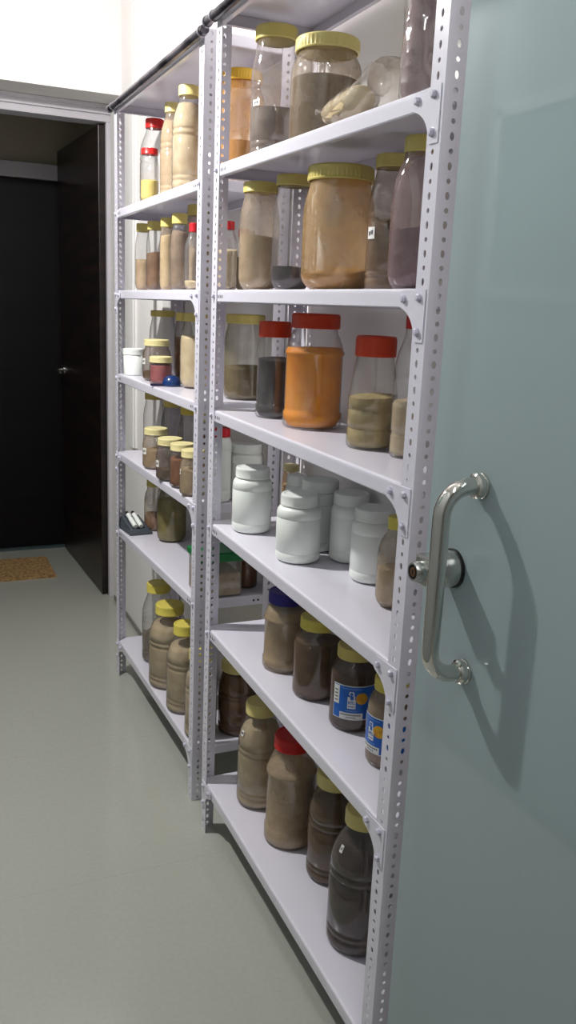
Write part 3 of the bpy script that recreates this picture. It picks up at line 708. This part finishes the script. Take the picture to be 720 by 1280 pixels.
# ---- farther rack, lowest board
g = 'big yellow-lidded jars on the lowest board of the farther rack'
jar('b', 7, .100, 1.706, .056, .279, .041, 'yellow', 'grey', .30, 'ringed', 'clear', 'clear ringed jar with a grey bag inside, far end of the lowest board', g, lh=.030, name='ringed_jar', mound=.05)
jar('b', 7, .078, 1.494, .066, .273, .046, 'yellow', 'khaki', .84, 'ringed', 'clear', 'broadest khaki-filled ringed jar on the lowest board, middle of three', g, lh=.030, name='ringed_jar')
jar('b', 7, .070, 1.299, .056, .275, .036, 'yellow', 'khaki', .84, 'ringed', 'clear', 'khaki-filled ringed jar with a bright shoulder beside the post, lowest board', g, lh=.032, name='ringed_jar')
jar('b', 7, .062, 1.118, .046, .262, .036, 'yellow', 'beige', .80, 'ringed', 'clear', 'beige-filled ringed jar almost hidden behind the meeting posts, lowest board', g, lh=.030, name='ringed_jar')

# ------------------------------------------------------------------ odd things
def bag_mesh(pts, radii, seg=22, wr=.12, seed=1, flat=1.0):
    rr = random.Random(seed); bm = bmesh.new(); rings = []
    P = [Vector(p) for p in pts]; prev = None
    for i, p in enumerate(P):
        t = (P[min(i + 1, len(P) - 1)] - P[max(i - 1, 0)]).normalized()
        n = t.orthogonal().normalized() if prev is None else (prev - t * prev.dot(t)).normalized(); prev = n; b = t.cross(n)
        ring = []
        for k in range(seg):
            a = 2 * PI * k / seg; q = radii[i] * (1 + wr * (rr.random() - .5) + wr * .6 * math.sin(3 * a + i * 1.3))
            ring.append(bm.verts.new(p + n * math.cos(a) * q + b * math.sin(a) * q * flat))
        rings.append(ring)
    for A, B in zip(rings, rings[1:]):
        for k in range(seg):
            j = (k + 1) % seg; bm.faces.new((A[k], A[j], B[j], B[k]))
    bm.faces.new(rings[0][::-1]); bm.faces.new(rings[-1])
    return bm
film = clear('crinkled_film', haze=.16, hazecol=rgb(226, 214, 200), rough=.12, gloss=.14, crinkle=.5)
def packet():
    z = shelf_z('a', 2, .35)
    t = thing('plastic_packet', 'twisted clear plastic packet of pale powder lying in front of the wide-mouthed jar', 'packet', (.036, .35, z + .0285))
    pts = [(0, .110, .012), (0, .088, .008), (0, .080, .004), (0, .06, 0), (0, .02, 0), (0, -.03, .002), (0, -.055, .004), (0, -.068, .012), (0, -.082, .022), (.004, -.10, .026)]
    rad = [.006, .005, .010, .017, .023, .0265, .027, .024, .020, .026]
    link('film_wrap', bag_mesh(pts, rad, wr=.10, seed=3), film, t, smooth=1.0)
    link('contents', bag_mesh(pts[2:8], [.008, .016, .021, .0245, .024, .012], wr=.08, seed=5), con_mat('cream'), t, smooth=1.2)
packet()
def tall_bag():
    z = shelf_z('a', 2, .19)
    t = thing('plastic_bag', 'tall clear plastic bag of greyish roots standing by the post at the glass door', 'bag', (.085, .195, z + .001))
    pts = [(0, 0, 0), (0, 0, .006), (0, 0, .03), (0, 0, .07), (0, 0, .11), (0, 0, .15), (0, 0, .19), (0, 0, .215), (0, 0, .235)]
    rad = [.026, .032, .035, .036, .036, .035, .032, .018, .022]
    link('film_wrap', bag_mesh(pts, rad, wr=.10, seed=11), film, t, smooth=1.0)
    link('contents', bag_mesh(pts[1:7], [.026, .030, .031, .031, .029, .016], wr=.14, seed=13), con_mat('mauve'), t, smooth=1.2)
tall_bag()
def dome_tub():
    z = shelf_z('a', 2, .5)
    t = thing('frosted_tub', 'frosted round-topped tub at the back, between the wide-mouthed jar and the tall bag', 'tub', (.187, .480, z + .0005))
    bm = bmesh.new(); lathe(bm, [(0, .001), (.034, .0006), (.0385, .006), (.0395, .02), (.0395, .115), (.038, .130), (.033, .142), (.022, .150), (0, .153)], 40)
    link('tub_body', bm, clear('frosted_plastic', haze=.62, hazecol=rgb(220, 210, 196)), t, smooth=PI)
    bm = bmesh.new(); lathe(bm, [(0, .004), (.035, .004), (.0375, .02), (.0375, .062), (.03, .066), (0, .064)], 36); link('contents', bm, con_mat('sand'), t, smooth=0.8)
dome_tub()
def green_box():
    y = 1.10; z = shelf_z('b', 6, y) + .002
    t = thing('storage_box', 'square clear box of beige powder with a green lid, behind the meeting posts', 'box', (.090, 1.102, z))
    bm = bmesh.new(); box(bm, -.058, .058, -.058, .058, .001, .106, .006); link('box_body', bm, clear('box_plastic', haze=.34, hazecol=rgb(196, 190, 176)), t)
    bm = bmesh.new(); box(bm, -.055, .055, -.055, .055, .003, .066, .006); link('contents', bm, con_mat('beige'), t)
    bm = bmesh.new(); box(bm, -.062, .062, -.062, .062, .100, .120, .004); box(bm, -.050, .050, -.050, .050, .119, .124, .002)
    link('lid', bm, pbr('green_lid', rgb(22, 110, 56), rough=.35), t)
green_box()
def holder():
    y = 1.86; z = shelf_z('b', 6, y) + slope('b', 6) * .085 + .0005
    t = thing('tube_holder', 'dark grey wedge-shaped holder with two white tubes at the end of the sixth board', 'holder', (.058, 1.876, z), math.radians(4))
    bm = bmesh.new()
    # tapered tray: wide base, narrower sloped top
    def ring(x0, x1, y0, y1, z0, z1): return [bm.verts.new(c) for c in ((x0, y0, z0), (x1, y0, z0), (x1, y1, z1), (x0, y1, z1))]
    L = [ring(-.040, .040, -.075, .058, 0, 0), ring(-.041, .041, -.076, .058, .006, .006), ring(-.032, .032, -.062, .056, .016, .040), ring(-.024, .024, -.052, .050, .0165, .0405), ring(-.020, .020, -.046, .046, .010, .033)]
    for A, B in zip(L, L[1:]):
        for i in range(4): j = (i + 1) % 4; bm.faces.new((A[i], A[j], B[j], B[i]))
    bm.faces.new(L[0][::-1]); bm.faces.new(L[-1])
    link('tray', bm, pbr('slate_plastic', rgb(66, 74, 80), rough=.4), t)
    for sx in (-.0105, .0105):
        bm = bmesh.new()
        pts = [(sx, -.044 + .085 * k / 8, .0225 + .0235 * k / 8) for k in range(9)]
        tube(bm, pts, [.0075, .0085, .0085, .0085, .0085, .0085, .0072, .0085, .0075], 16)
        o = link('tube', bm, white_plastic, t, smooth=0.8)
        bm = bmesh.new(); tube(bm, [(sx, .043, .0465), (sx, .056, .0502)], .006, 12); link('tube_cap', bm, rubber, o, smooth=.8)
    bm = bmesh.new(); box(bm, -.003, .003, -.046, .044, .030, .036, .001, Matrix.Rotation(math.radians(15.5), 4, 'X') @ Matrix.Translation((0, .004, -.004))); link('divider', bm, rubber, t)
holder()
def scoop():
    y = 1.48; z = shelf_z('b', 4, y) + .0012
    t = thing('scoop', 'dark blue plastic scoop lying face down beside the little pink jar', 'scoop', (.068, 1.478, z))
    bm = bmesh.new()
    # upturned bowl
    lathe(bm, [(.027, 0), (.028, .003), (.027, .012), (.023, .022), (.015, .029), (.006, .0315), (0, .032)], 32, M=Matrix.Translation((.004, 0, 0)))
    link('bowl', bm, pbr('navy_plastic', rgb(20, 48, 98), rough=.22), t, smooth=PI)
    bm = bmesh.new()
    hw = [(-.018, .012), (-.030, .008), (-.050, .007), (-.060, .005)]
    vsx = []
    for x, h in hw: vsx.append([bm.verts.new(c) for c in ((x, -h, 0), (x, h, 0), (x, h, .006), (x, -h, .006))])
    for A, B in zip(vsx, vsx[1:]):
        for i in range(4): j = (i + 1) % 4; bm.faces.new((A[i], A[j], B[j], B[i]))
    bm.faces.new(vsx[0]); bm.faces.new(vsx[-1][::-1])
    link('handle', bm, pbr('dark_navy_plastic', rgb(18, 24, 60), rough=.3), t)
scoop()
